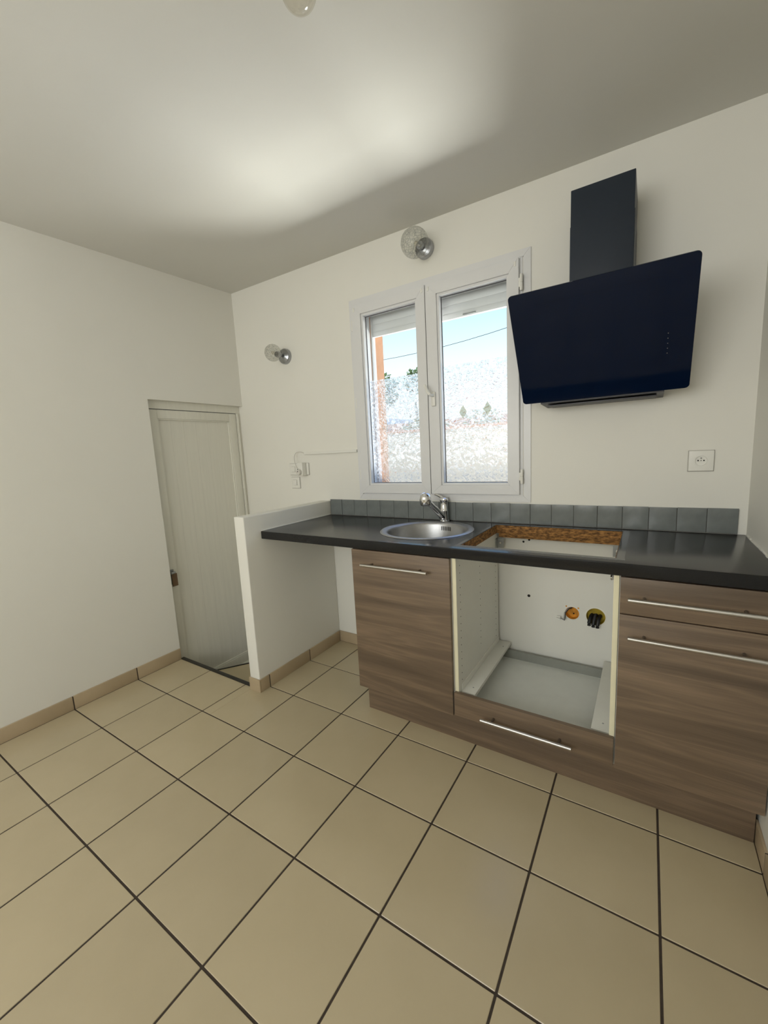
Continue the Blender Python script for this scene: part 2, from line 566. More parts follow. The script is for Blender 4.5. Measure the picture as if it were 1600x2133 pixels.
# floor: grout bed with single tiles on a 1/3 m grid, leaving the stair well open
YS = 0.283                                  # edge of the floor at the stair well
XP0, XP1 = -1.935, -1.857                   # partition
mb = MB()
mb.box(XL, XR, YR, YS, -0.12, -0.0022)
mb.box(XP0, XR, YS, YB, -0.12, -0.0022)
floor = struct(build('floor', mb, 'grout', smooth=False), 'beige ceramic tile floor with dark joints')
GR = 0.0032
TT = 0.010
full = None
ix0, ix1 = math.floor(XL / G), math.ceil(XR / G)
iy0, iy1 = math.floor(YR / G), math.ceil(YB / G)
def tile_box(ax0, ax1, ay0, ay1):
    return MB().box(ax0, ax1, ay0, ay1, -TT, 0.0, 0.0012, 1)
for iy in range(iy0, iy1):
    for ix in range(ix0, ix1):
        ax0, ax1 = ix * G + GR, (ix + 1) * G - GR
        ay0, ay1 = iy * G + GR, (iy + 1) * G - GR
        is_full = True
        lo = XL if ay1 <= YS else XL
        if ax0 < XL + 0.012: ax0, is_full = XL + 0.012, False
        if ax1 > XR - 0.009: ax1, is_full = XR - 0.009, False
        if ay1 > YB - 0.010: ay1, is_full = YB - 0.010, False
        if ay0 < YR + 0.01: ay0, is_full = YR + 0.01, False
        rects = [(ax0, ax1, ay0, ay1)]
        if ay1 > YS and ax0 < XP0:          # along the stair well
            is_full = False
            rects = [(ax0, min(ax1, XP0), ay0, min(ay1, YS - 0.001))]
            if ax1 > XP0 + 0.01:
                rects.append((XP0, ax1, ay0, ay1))
        for (a0, a1, c0, c1) in rects:
            if a1 - a0 < 0.012 or c1 - c0 < 0.012:
                continue
            if is_full:
                cen = ((a0 + a1) / 2, (c0 + c1) / 2, -TT / 2)
                if full is None:
                    full = build('tile', tile_box(a0, a1, c0, c1), 'tile', floor)
                else:
                    piece('tile', full.data, cen, floor)
            else:
                build('tile', tile_box(a0, a1, c0, c1), 'tile', floor)

# partition (half-height wall) between stair well and worktop
mb = MB().box(XP0, XP1, 0.268, YB, -0.50, 0.993, 0.006, 3)
part = struct(build('wall_partition', mb, 'wall'), 'half-height white partition wall beside the stair well')

# ------------------------------------------------------------------ stair well and door
mb = MB().prism([(XL, 0.300), (XP0, 0.300), (XP0, YB), (-2.211, YB), (XL, 0.388)], -0.215, -0.170, 0.002)
st = build('stair_step', mb, 'tile')
tag(st, 'triangular beige winder step below the black threshold strip', 'step')
d = Vector((0.446, 0.597, 0)).normalized()
nrm = Vector((-d.y, d.x, 0))
p0, p1 = Vector((XL + 0.006, 0.396, 0)), Vector((-2.216, YB - 0.004, 0))
q = [p0, p1, p1 + nrm * 0.0, p0]
mb = MB().prism([(p0.x, p0.y), (p0.x - 0.0001, p0.y + 0.012), (p1.x - 0.014, p1.y), (p1.x, p1.y)], -0.185, -0.166)
build('nosing', mb, 'strip', st)
struct(build('floor_landing', MB().box(XL - 0.25, XP0, 0.283, YB, -0.60, -0.352), 'tile', smooth=False), 'lower stair landing in front of the recessed door')
struct(build('wall_stairwell', MB().box(XL, XP0, 0.283, 0.2995, -0.50, -0.012), 'wall', smooth=False), 'riser face under the floor edge')
struct(build('trim_1', MB().box(XL + 0.002, XP0 - 0.001, 0.276, 0.3005, -0.006, 0.0045, 0.0015), 'strip'), 'black threshold strip at the floor edge')

# recessed plastic door in the left wall
DX = -2.700
dz0, dz1 = -0.350, 1.636
door = thing('door_1', (DX, 0.62, dz0), None, None)
struct(door, 'white plastic panelled door recessed in the left wall')
mb = MB()
mb.box(DX - 0.05, DX + 0.004, 0.283, 0.985, 1.640, 1.690)
mb.box(DX - 0.05, DX + 0.004, 0.953, 0.985, dz0, 1.640)
mb.box(DX - 0.05, DX + 0.004, 0.283, 0.292, dz0, 1.640)
build('door_frame', mb, 'pvc_door', door, smooth=False)
build('frame_bead', MB().box(DX - 0.02, DX + 0.012, 0.958, 0.968, dz0, 1.638, 0.003), 'pvc_door', door)
leaf = MB()
ly0, ly1 = 0.296, 0.949
leaf.box(DX - 0.04, DX, ly0, ly0 + 0.058, dz0, dz1, 0.003)
leaf.box(DX - 0.04, DX, ly1 - 0.058, ly1, dz0, dz1, 0.003)
leaf.box(DX - 0.04, DX, ly0 + 0.058, ly1 - 0.058, dz1 - 0.055, dz1, 0.003)
leaf.box(DX - 0.04, DX, ly0 + 0.058, ly1 - 0.058, dz0, -0.222, 0.003)
lf = build('door_leaf', leaf, 'pvc_door', door)
mb = MB()                                    # glazing bead around the infill
pb = [(ly0 + .058, ly1 - .058, dz1 - .063, dz1 - .055), (ly0 + .058, ly1 - .058, -.222, -.214), (ly0 + .058, ly0 + .066, -.214, dz1 - .063), (ly1 - .066, ly1 - .058, -.214, dz1 - .063)]
for a, c, z0_, z1_ in pb:
    mb.box(DX - 0.022, DX - 0.005, a, c, z0_, z1_, 0.002)
build('bead', mb, 'pvc_door', lf)
nb = 6                                       # grooved infill boards
pw = (ly1 - ly0 - 0.116) / nb
for i in range(nb):
    a = ly0 + 0.058 + i * pw
    build('panel', MB().box(DX - 0.034, DX - 0.017, a + 0.0001, a + pw - 0.0001, -0.222, dz1 - 0.055, 0.0004, 1), 'pvc_door', lf)
build('door_seal', MB().box(DX - 0.03, DX - 0.004, 0.292, 0.953, dz1, 1.6402), 'seal', door)  # dark strip drawn as the shadow in the gap above the leaf
build('door_sill', MB().box(DX - 0.05, DX + 0.035, 0.30, 0.985, dz0, -0.288, 0.004), 'pvc_door', door)
hd = build('door_handle', MB().box(DX, DX + 0.006, 0.303, 0.329, 0.50, 0.60, 0.003).tube([(DX + 0.005, 0.318, 0.585), (DX + 0.035, 0.318, 0.585), (DX + 0.038, 0.312, 0.585), (DX + 0.038, 0.296, 0.585)], 0.007), 'metalgrey', door)
build('key_tag', MB().box(DX + 0.010, DX + 0.018, 0.306, 0.342, 0.488, 0.572, 0.002), 'brown_key', hd)

# ------------------------------------------------------------------ skirting tiles
BH = 0.074
def skirting(name, label, pieces):
    root = bpy.data.objects.new(name, None)
    COL.objects.link(root)
    c = pieces[0]
    place(root, ((c[0] + c[1]) / 2, (c[2] + c[3]) / 2, 0))
    struct(root, label)
    for (a0, a1, c0, c1) in pieces:
        build('skirting_tile', MB().box(a0, a1, c0, c1, 0.0, BH, 0.0018, 2), 'skirt', root)
    return root
g2 = 0.0028
ps = []
ys = [YR + 0.012] + [k * G for k in range(-9, 1)] + [YS - 0.001]
for a, c in zip(ys, ys[1:]):
    ps.append((XL, XL + 0.011, a + g2, c - g2))
skirting('baseboard_left', 'beige skirting tiles along the left wall', ps[::-1])
ps = []
ys = [YR + 0.012] + [k * G for k in range(-9, 2)] + [0.466]
for a, c in zip(ys, ys[1:]):
    ps.append((XR - 0.008, XR, a + g2, c - g2))
skirting('baseboard_right', 'beige skirting tiles along the right wall', ps[::-1])
ps = [(XP0 - 0.001, XP1 + 0.009, 0.259, 0.268)]
ys = [0.2685, G, 2 * G, YB - 0.0105]
for a, c in zip(ys, ys[1:]):
    ps.append((XP1, XP1 + 0.009, a + (g2 if a > 0.3 else 0), c - g2))
skirting('baseboard_partition', 'beige skirting tiles around the foot of the partition', ps)
skirting('baseboard_back', 'beige skirting tile in the empty appliance gap', [(XP1 + 0.0, -1.262, YB - 0.0095, YB)])

# dark grout showing in the joints between the skirting tiles
for nm, (a0, a1, c0, c1) in {'l': (XL, XL + 0.0095, YR + .012, YS - .004), 'r': (XR - .0068, XR, YR + .012, .462), 'p': (XP1, XP1 + .0077, .27, YB - .0105)}.items():
    par = {'l': 'baseboard_left', 'r': 'baseboard_right', 'p': 'baseboard_partition'}[nm]
    build('joint_grout', MB().box(a0, a1, c0, c1, 0.0005, BH - 0.002), 'grout', bpy.data.objects[par], smooth=False)

# ================================================================== window
win = thing('window_1', ((WX0 + WX1) / 2, YB, WZ0), None, None)
struct(win, 'white plastic two-leaf window with privacy film')
FX0, FX1, FZ0, FZ1 = -1.607, -0.557, 1.010, 2.194
SX0, SX1, SZ0, SZ1, SM = -1.580, -0.609, 1.050, 2.156, -1.0965
# flat cover frame on the wall, mitred
def frame_ring(mb, ox0, ox1, oz0, oz1, ix0_, ix1_, iz0, iz1, ya, yb):
    quads = [((ox0, oz0), (ox1, oz0), (ix1_, iz0), (ix0_, iz0)), ((ox1, oz0), (ox1, oz1), (ix1_, iz1), (ix1_, iz0)),
             ((ox1, oz1), (ox0, oz1), (ix0_, iz1), (ix1_, iz1)), ((ox0, oz1), (ox0, oz0), (ix0_, iz0), (ix0_, iz1))]
    for qd in quads:
        t = bmesh.new()
        a = [t.verts.new((x, ya, z)) for x, z in qd]
        c = [t.verts.new((x, yb, z)) for x, z in qd]
        t.faces.new(a); t.faces.new(c)
        for i in range(4):
            t.faces.new((a[i], a[(i + 1) % 4], c[(i + 1) % 4], c[i]))
        bmesh.ops.recalc_face_normals(t, faces=list(t.faces))
        bmesh.ops.bevel(t, geom=list(t.edges), offset=0.0012, segments=2, affect='EDGES')
        mb.merge(t)
    return mb
build('cover_frame', frame_ring(MB(), FX0, FX1, FZ0, FZ1, WX0 - 0.004, WX1 + 0.004, WZ0 + 0.002, WZ1 - 0.004, YB - 0.006, YB + 0.001), 'pvc', win)
build('frame', frame_ring(MB(), WX0, WX1, WZ0, WZ1, WX0 + 0.055, WX1 - 0.055, WZ0 + 0.06, WZ1 - 0.06, YB - 0.004, YB + 0.075), 'pvc', win)
glass = {'l': (-1.507, -1.160, 1.110, 2.090), 'r': (-1.020, -0.668, 1.110, 2.086)}
SY0 = YB - 0.022
YP = YB + 0.018
for k, (sx0, sx1) in {'l': (SX0, SM - 0.002), 'r': (SM + 0.002, SX1)}.items():
    gx0, gx1, gz0, gz1 = glass[k]
    sash = build('sash', frame_ring(MB(), sx0, sx1, SZ0, SZ1, gx0 - 0.012, gx1 + 0.012, gz0 - 0.012, gz1 + 0.012, SY0, YB + 0.035), 'pvc', win)
    build('glazing_bead', frame_ring(MB(), gx0 - 0.0125, gx1 + 0.0125, gz0 - 0.0125, gz1 + 0.0125, gx0, gx1, gz0, gz1, SY0 + 0.008, YP), 'pvc', sash)
    build('gasket', frame_ring(MB(), gx0 - 0.003, gx1 + 0.003, gz0 - 0.003, gz1 + 0.003, gx0 + 0.003, gx1 - 0.003, gz0 + 0.003, gz1 - 0.003, YP - 0.0035, YP + 0.001), 'seal', sash)
    build('pane', MB().box(gx0 - 0.006, gx1 + 0.006, YP + 0.002, YP + 0.006, gz0 - 0.006, gz1 + 0.006), 'glass', sash, smooth=False)
    ft = 1.722 if k == 'l' else 1.735
    build('film', MB().poly3([(gx0 + .004, YP - .0005, gz0 + .004), (gx1 - .003, YP - .0005, gz0 + .004), (gx1 - .003, YP - .0005, ft), (gx0 + .004, YP - .0005, ft)], ((0, 1, 2, 3),)), 'film', sash, smooth=False)
    caps = [(sx0 + 0.012, SZ1 - 0.024), (sx1 - 0.022, SZ1 - 0.024)]
    for cx, czz in caps:
        build('drain_cap', MB().box(cx, cx + 0.010, SY0 - 0.002, SY0 + 0.002, czz - 0.012, czz + 0.010, 0.0015), 'white', sash)
    if k == 'r':
        # decorative clear diamonds in the film
        for (px, pz) in ((-0.912, 1.487), (-0.778, 1.492)):
            w_, h_ = 0.022, 0.037
            build('diamond_sticker', MB().poly3([(px - w_, YP - .0012, pz), (px, YP - .0012, pz - h_), (px + w_, YP - .0012, pz), (px, YP - .0012, pz + h_)], ((0, 1, 2, 3),)), 'sticker', sash, smooth=False)
        # espagnolette handle
        h = build('window_handle', MB().box(-1.074, -1.050, SY0 - 0.010, SY0, 1.528, 1.605, 0.006, 3), 'white', sash)
    else:
        px, pz = -1.335, 1.60
# dark strip painted as the shaded gap between the sashes; handle lever
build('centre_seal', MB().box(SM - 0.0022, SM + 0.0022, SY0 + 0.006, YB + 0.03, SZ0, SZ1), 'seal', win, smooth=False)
lever = MB().tube([(-1.062, SY0 - 0.008, 1.585), (-1.062, SY0 - 0.034, 1.585), (-1.066, SY0 - 0.042, 1.588), (-1.078, SY0 - 0.044, 1.605), (-1.094, SY0 - 0.042, 1.640)], 0.008, 10, [0.009, 0.008, 0.009, 0.009, 0.007])
build('handle_lever', lever, 'white', win)
for hx, hz in ((-0.597, 2.046), (-0.597, 1.141)):
    build('hinge', MB().lathe([(0, -0.036), (0.006, -0.036), (0.0075, -0.03), (0.0075, -0.002), (0.006, 0), (0.0075, 0.002), (0.0075, 0.03), (0.006, 0.036), (0, 0.036)], (hx, YB - 0.020, hz), 'Z', 14).box(hx - 0.012, hx + 0.002, YB - 0.023, YB - 0.004, hz - 0.02, hz + 0.02, 0.002), 'white', win)
for hx, hz in ((-1.588, 2.049), (-1.588, 1.601), (-1.588, 1.165)):
    build('hinge', MB().lathe([(0, -0.030), (0.005, -0.030), (0.005, -0.001), (0.004, 0), (0.005, 0.001), (0.005, 0.030), (0, 0.030)], (hx, YB - 0.010, hz), 'Z', 12), 'white', win)

# facade seen through the opening: orange reveal, pale lintel, sill, roller shutter
fac = struct(build('wall_facade', MB().box(-3.2, -1.523, YB + 0.2, YB + 0.222, -0.6, 3.0).box(-0.60, 0.8, YB + 0.2, YB + 0.222, -0.6, 3.0).box(-1.523, -0.60, YB + 0.2, YB + 0.222, 2.17, 3.0).box(-1.523, -0.60, YB + 0.2, YB + 0.222, -0.6, 1.03), 'render', smooth=False), 'orange rendered outside face of the house')
build('reveal', MB().box(WX0 + 0.0005, -1.523, YB + 0.076, YB + 0.2, WZ0 + 0.03, WZ1), 'render', fac, smooth=False)
build('lintel', MB().box(-1.523, -0.597, YB + 0.135, YB + 0.215, 2.033, 2.168, 0.002), 'stone', fac)
build('sill', MB().box(-1.573, -0.597, YB + 0.076, YB + 0.27, 1.032, 1.062, 0.004), 'stone', fac)
sh = thing('roller_shutter', ((WX0 + WX1) / 2, YB + 0.105, 2.0), 'rolled-up white roller shutter behind the top of the window panes', 'shutter')
zz = 1.991
build('bottom_bar', MB().box(-1.516, -0.602, YB + 0.095, YB + 0.115, zz, zz + 0.030, 0.003), 'pvc', sh)
for i in range(3):
    build('slat', MB().box(-1.516, -0.602, YB + 0.099, YB + 0.111, zz + 0.0305 + i * 0.042, zz + 0.0722 + i * 0.042, 0.0012, 2), 'pvc', sh)
build('guide_rail', MB().box(-1.530, -1.514, YB + 0.085, YB + 0.122, 1.062, 2.165, 0.002), 'pvc', sh)
build('guide_rail', MB().box(-0.612, -0.596, YB + 0.085, YB + 0.122, 1.062, 2.165, 0.002), 'pvc', sh)
build('stop_handle', MB().box(-0.93, -0.86, YB + 0.088, YB + 0.096, zz + 0.004, zz + 0.012, 0.002), 'metalgrey', sh)

# ================================================================== kitchen units
FY = 0.380                       # face of the doors
CY0, CY1 = 0.400, 0.955          # carcass depth
CZ0, CZ1 = 0.155, 0.8565
def bar_handle(parent, xa, xb, z, name='handle'):
    yb_ = FY - 0.034
    h = build(name, MB().tube([(xa, yb_, z), (xa + .001, yb_, z), (xb - .001, yb_, z), (xb, yb_, z)], 0.0068, 14, [0.0060, 0.0068, 0.0068, 0.0060]), 'alu', parent)
    for px in (xa + 0.045, xb - 0.045):
        build('post', MB().lathe([(0.0048, 0), (0.0048, 0.034)], (px, FY, z), 'Y', 12, True), 'post', h)
    return h

def carcass(root, xa, xb, back=True, mat='melamine'):
    t = 0.016
    build('side_panel', MB().box(xa, xa + t, CY0, CY1, CZ0, CZ1), mat, root, smooth=False)
    build('side_panel', MB().box(xb - t, xb, CY0, CY1, CZ0, CZ1), mat, root, smooth=False)
    build('bottom_panel', MB().box(xa + t, xb - t, CY0, CY1, CZ0, CZ0 + t), mat, root, smooth=False)
    if back:
        build('back_panel', MB().box(xa + t, xb - t, CY1 - 0.006, CY1, CZ0 + t, CZ1), mat, root, smooth=False)

# sink unit
cab1 = thing('sink_cabinet', (-0.989, 0.67, CZ0), 'walnut-look base cabinet with one door under the round sink', 'cabinet', 'kitchen base units')
carcass(cab1, -1.238, -0.738)
dr = build('door', MB().box(-1.239, -0.741, FY, FY + 0.019, 0.155, 0.852, 0.0015), 'wood1', cab1)
bar_handle(dr, -1.167, -0.829, 0.789)

# oven unit, oven missing
cab2 = thing('oven_cabinet', (-0.436, 0.67, CZ0), 'open white oven housing with no oven and a low walnut drawer', 'cabinet', 'kitchen base units')
xa, xb, t = -0.7365, -0.1365, 0.0175
for (s0, s1, nm) in ((xa, xa + t, 'L'), (xb - t, xb, 'R')):
    sp = build('side_panel', MB().box(s0, s1, CY0, CY1, CZ0, CZ1), 'melamine', cab2, smooth=False)
    build('edge_band', MB().box(s0 + 0.0005, s1 - 0.0005, CY0 - 0.003, CY0 + 0.0005, 0.262, CZ1 - 0.001, 0.0008, 1), 'edgeband', sp)
    hm = MB()
    fx = s1 if nm == 'L' else s0
    dirx = 1 if nm == 'L' else -1
    for row_y, zs in ((CY0 + 0.037, [0.30 + 0.032 * i for i in range(17)]), (CY0 + 0.28, [0.36 + 0.032 * i for i in range(13)]), (CY1 - 0.04, [0.30 + 0.032 * i for i in range(16)])):
        for z_ in zs:
            hm.lathe([(0, 0.0004), (0.0025, 0.0004), (0.0025, -0.001)], (fx, row_y, z_), Vector((dirx, 0, 0)), 8)
    tag(build('peg_holes', hm, 'dark', sp), kind='stuff')
# bottom board, rear rail
build('bottom_panel', MB().box(xa + t, xb - t, CY0, CY1 - 0.002, 0.155, 0.170), 'greyboard', cab2, smooth=False)
build('rear_rail', MB().box(xa + t, xb - t, CY1 - 0.002, CY1 + 0.014, 0.155, 0.214), 'greyrail', cab2, smooth=False)
# oven support rails
for (r0, r1) in ((xa + t, xa + t + 0.062), (xb - t - 0.060, xb - t)):
    rl = build('support_rail', MB().box(r0, r1, 0.422, 0.968, 0.238, 0.254, 0.0015), 'melamine', cab2)
    wx = r0 if r0 < -0.5 else r1 - 0.003
    build('wear_mark', MB().box(r0 + 0.012, r0 + 0.026, 0.4215, 0.4222, 0.240, 0.246), 'trunk', rl, smooth=False)
    build('screw', MB().lathe([(0, 0.0012), (0.003, 0.001), (0.0035, 0)], ((r0 + r1) / 2 + 0.01, 0.90, 0.254), 'Z', 10), 'metalgrey', rl)
    build('screw', MB().lathe([(0, 0.0012), (0.003, 0.001), (0.0035, 0)], ((r0 + r1) / 2 + 0.006, 0.47, 0.254), 'Z', 10), 'metalgrey', rl)
build('guide_board', MB().box(xa + t, xa + t + 0.004, 0.43, 0.955, 0.254, 0.282, 0.001), 'melamine', cab2)
for bx in (xa + t, xb - t - 0.036):
    brk = build('corner_bracket', MB().box(bx, bx + 0.036, CY1 - 0.012, CY1 - 0.009, 0.775, 0.825, 0.001).box(bx if bx < -0.5 else bx + 0.033, (bx if bx < -0.5 else bx + 0.033) + 0.003, CY1 - 0.040, CY1 - 0.010, 0.775, 0.825, 0.001), 'metalgrey', cab2)
    build('bolt', MB().lathe([(0, 0.004), (0.006, 0.003), (0.007, 0)], (bx + 0.018, CY1 - 0.012, 0.802), 'Y', 14), 'alu', brk)
build('cam_knob', MB().lathe([(0, 0.010), (0.008, 0.009), (0.010, 0.005), (0.007, 0.0), (0, 0.0)], (xb - t - 0.001, CY0 + 0.012, 0.838), Vector((-1, 0, 0)), 16), 'chrome', cab2)
dw = build('drawer', MB().box(xa + 0.002, xb - 0.002, FY, FY + 0.019, 0.160, 0.264, 0.0015), 'wood2', cab2)
bar_handle(dw, -0.609, -0.268, 0.199)
build('drawer_box', MB().box(xa + 0.03, xb - 0.03, FY + 0.019, FY + 0.030, 0.172, 0.232), 'greyboard', dw, smooth=False)

# drawer unit on the right
cab3 = thing('drawer_cabinet', (0.063, 0.67, CZ0), 'walnut-look base cabinet with two drawer fronts against the right wall', 'cabinet', 'kitchen base units')
carcass(cab3, -0.1355, 0.2610)
d1 = build('drawer', MB().box(-0.1335, 0.2625, FY, FY + 0.019, 0.7285, 0.852, 0.0015), 'wood3', cab3)
d2 = build('drawer', MB().box(-0.1335, 0.2625, FY, FY + 0.019, 0.155, 0.7245, 0.0015), 'wood4', cab3)
bar_handle(d1, -0.110, 0.228, 0.788)
bar_handle(d2, -0.107, 0.231, 0.658)

# plinth
pl = build('plinth', MB().box(-1.235, 0.2565, 0.445, 0.461, 0.0, 0.153, 0.001), 'plinth', None)
tag(pl, 'long walnut-look toe-kick board under the kitchen cabinets', 'plinth')

# ------------------------------------------------------------------ worktop
WT0, WT1 = 0.857, 0.900
HX0, HX1, HY0, HY1 = -0.712, -0.152, 0.440, 0.916
SCX, SCY, SR = -0.995, 0.688, 0.234
top = build('worktop', MB().box(XP1 + 0.001, XR - 0.002, 0.374, YB - 0.001, WT0, WT1, 0.004, 3), 'top', None)
tag(top, 'anthracite laminate worktop with a rectangular hob cut-out', 'worktop')
cut(top, [MB().box(HX0, HX1, HY0, HY1, WT0 - 0.05, WT1 + 0.05), MB().lathe([(SR - 0.022, -0.1), (SR - 0.022, 0.1)], (SCX, SCY, 0.88), 'Z', 64, True)])
M['top_'] = M['top']
e = 0.002
for (a0, a1, c0, c1) in ((HX0, HX1, HY1 - e, HY1 + e), (HX0, HX1, HY0 - e, HY0 + e), (HX0 - e, HX0 + e, HY0, HY1), (HX1 - e, HX1 + e, HY0, HY1)):
    tag(build('cut_edge', MB().box(a0, a1, c0, c1, WT0 + 0.0005, WT1 - 0.0012), 'chip', top, smooth=False), 'raw chipboard edge of the hob cut-out')
build('batten', MB().box(HX0 + 0.012, HX1 - 0.012, HY1 + 0.0, HY1 + 0.030, WT0 - 0.020, WT0 - 0.0005), 'chip', top, smooth=False)
mb = MB()
for (a0, a1, c0, c1) in ((HX0 - .022, HX1 + .028, HY0 - .026, HY0 - .004), (HX0 - .018, HX0 - .003, HY0 - .004, HY1 + .01), (HX1 + .003, HX1 + .026, HY0 - .004, HY1 + .01)):
    mb.box(a0, a1, c0, c1, WT1 - 0.0002, WT1 + 0.0005)
M['sealmark'] = simple('smooth_tape_mark', (0.020, 0.021, 0.024), 0.10, var=0.08, scale=80, spec=0.8)
build('tape_mark', mb, 'sealmark', top, smooth=False)
build('sealant', MB().box(XP1, XP1 + 0.006, 0.380, YB - 0.012, WT1 - 0.001, WT1 + 0.005, 0.002), 'sealant', top)
sm = MB()
yy = 0.40
while yy < 0.95:
    ln = random.uniform(0.02, 0.05)
    w_ = random.uniform(0.002, 0.005)
    sm.box(XR - 0.003 - w_, XR, yy, min(yy + ln, 0.97), WT1 - 0.001, WT1 + random.uniform(0.002, 0.005), 0.001)
    yy += ln
build('sealant', sm, 'sealant', top)

# ------------------------------------------------------------------ splash tiles
sp = thing('splashback', (-0.81, YB - 0.005, WT1), 'single row of small slate grey splash tiles behind the worktop', 'splashback')
pxs = [-1.8515, -1.757, -1.655]
x_ = -1.655
k = 0
edges = [-1.853] + [-1.7565 + 0.0998 * i for i in range(21)]
tile_me = None
for i, (a, c) in enumerate(zip(edges, edges[1:])):
    dy = random.uniform(-0.0012, 0.0012)
    dz = random.uniform(-0.0014, 0.0008)
    w_ = c - a
    t_ = bmesh.new()
    mbt = MB()
    # pillowed face
    N = 6
    tz0, tz1 = WT1 + 0.003, WT1 + 0.103 + dz
    yf = YB - 0.009 + dy
    vs = []
    for r_ in range(N + 1):
        for q_ in range(N + 1):
            u, v_ = q_ / N, r_ / N
            ed = min(u, 1 - u, v_, 1 - v_)
            pil = 0.0016 * (1 - (1 - min(1, ed * 4)) ** 2) + 0.0005 * mnoise.noise(Vector((i * 3.7 + u * 2, v_ * 2, 1.3))) * min(1, ed * 5)
            vs.append((a + 0.0010 + u * (w_ - 0.0020), yf - pil, tz0 + v_ * (tz1 - tz0)))
    fs = [(r_ * (N + 1) + q_, r_ * (N + 1) + q_ + 1, (r_ + 1) * (N + 1) + q_ + 1, (r_ + 1) * (N + 1) + q_) for r_ in range(N) for q_ in range(N)]
    nb_ = len(vs)
    rim = [q_ for q_ in range(N)] + [r_ * (N + 1) + N for r_ in range(N)] + [N * (N + 1) + q_ for q_ in range(N, 0, -1)] + [r_ * (N + 1) for r_ in range(N, 0, -1)]
    for q_ in rim:
        vs.append((vs[q_][0], YB, vs[q_][2]))
    for q_ in range(len(rim)):
        j = (q_ + 1) % len(rim)
        fs.append((rim[q_], rim[j], nb_ + j, nb_ + q_))
    mbt.poly3(vs, fs)
    t_.free()
    build('tile', mbt, 'splash', sp)
build('grout_bed', MB().box(edges[0], edges[-1], YB - 0.005, YB, WT1 + 0.001, WT1 + 0.099), 'grout', sp, smooth=False)

# ------------------------------------------------------------------ sink
sk = thing('sink', (SCX, SCY, WT1 - 0.17), 'round stainless steel sink set into the worktop', 'sink')
R0 = SR - 0.036
prof = [(SR, 0.0008), (SR - 0.004, 0.0042), (SR - 0.012, 0.0055), (SR - 0.022, 0.0040), (SR - 0.027, 0.0022), (R0 + 0.003, 0.0004), (R0, -0.003), (R0 - 0.003, -0.012), (R0 - 0.008, -0.10), (R0 - 0.018, -0.135), (R0 - 0.045, -0.155), (0.06, -0.162), (0.045, -0.165), (0.043, -0.172), (0, -0.172)]
build('bowl', MB().lathe(prof, (SCX, SCY, WT1), 'Z', 72), 'steel', sk)
build('drain', MB().lathe([(0, 0.003), (0.010, 0.003), (0.012, 0.0), (0.030, -0.002), (0.040, 0.001), (0.044, 0.003), (0.044, -0.004)], (SCX, SCY, WT1 - 0.1655), 'Z', 32), 'chrome', sk)
va = math.radians(84)
for i in range(6):
    a = va + (i - 2.5) * -0.052
    rr_ = R0 - 0.0065
    c_ = Vector((SCX + rr_ * math.cos(a), SCY + rr_ * math.sin(a), WT1 - 0.028))
    s_ = MB().box(-0.0014, 0.0014, -0.0012, 0.0012, -0.011, 0.011, 0.0006, 1).xform(Matrix.Translation(c_) @ Matrix.Rotation(a - math.pi / 2, 4, 'Z'))
    build('overflow_slot', s_, 'dark', sk)

# ------------------------------------------------------------------ faucet
FXp, FYp = -1.012, 0.944
fa = thing('faucet', (FXp, FYp, WT1), 'chrome single-lever kitchen tap with pull-out spray head', 'faucet')
build('body', MB().lathe([(0.027, 0), (0.027, 0.004), (0.0235, 0.008), (0.0225, 0.055), (0.0235, 0.058), (0.0235, 0.063), (0.0215, 0.066), (0.0205, 0.105), (0.021, 0.110)], (FXp, FYp, WT1), 'Z', 32), 'chrome', fa)
build('cap', MB().lathe([(0.021, 0), (0.0235, 0.004), (0.024, 0.012), (0.0215, 0.020), (0.013, 0.025), (0, 0.026)], (FXp, FYp, WT1 + 0.110), Vector((0.15, -0.10, 1)), 32), 'chrome', fa)
build('lever', MB().tube([(FXp - 0.004, FYp + 0.004, WT1 + 0.126), (FXp - 0.026, FYp + 0.008, WT1 + 0.138), (FXp - 0.050, FYp + 0.012, WT1 + 0.146), (FXp - 0.060, FYp + 0.013, WT1 + 0.147)], 0.006, 12, [0.010, 0.008, 0.006, 0.005]), 'chrome', fa)
hx, hy, hz = -1.040, 0.776, 1.043
sd = Vector((hx, hy, hz)) - Vector((FXp, FYp, WT1 + 0.016))
p_ = [Vector((FXp, FYp, WT1 + 0.016)) + sd * f for f in (0.06, 0.2, 0.4, 0.6, 0.8, 0.93)]
spo = build('spout', MB().tube(p_, 0.013, 20, [0.0165, 0.0170, 0.0165, 0.0160, 0.0165, 0.018]), 'chrome', fa)
build('spray_head', MB().lathe([(0, 0.036), (0.012, 0.034), (0.023, 0.026), (0.029, 0.013), (0.0305, 0.0), (0.0295, -0.016), (0.0275, -0.028), (0.025, -0.030), (0, -0.030)], (hx, hy, hz), 'Z', 32), 'chrome', spo)
build('aerator', MB().lathe([(0.0235, 0.002), (0.0235, -0.003), (0, -0.003)], (hx, hy, hz - 0.030), 'Z', 24), 'black', spo)

# ------------------------------------------------------------------ cooker hood
hood = thing('cooker_hood', (-0.252, YB, 1.45), 'slanted black glass cooker hood with dark grey chimney on the wall', 'cooker hood')
chx0, chx1, chy = -0.356, -0.143, 0.748
build('chimney', MB().box(chx0, chx1, chy, YB - 0.0005, 1.70, 2.247, 0.0025), 'chim', hood)
build('chimney_sleeve', MB().box(chx0 - 0.002, chx1 + 0.002, chy + 0.004, YB - 0.0005, 1.70, 2.120, 0.002), 'chim', hood)
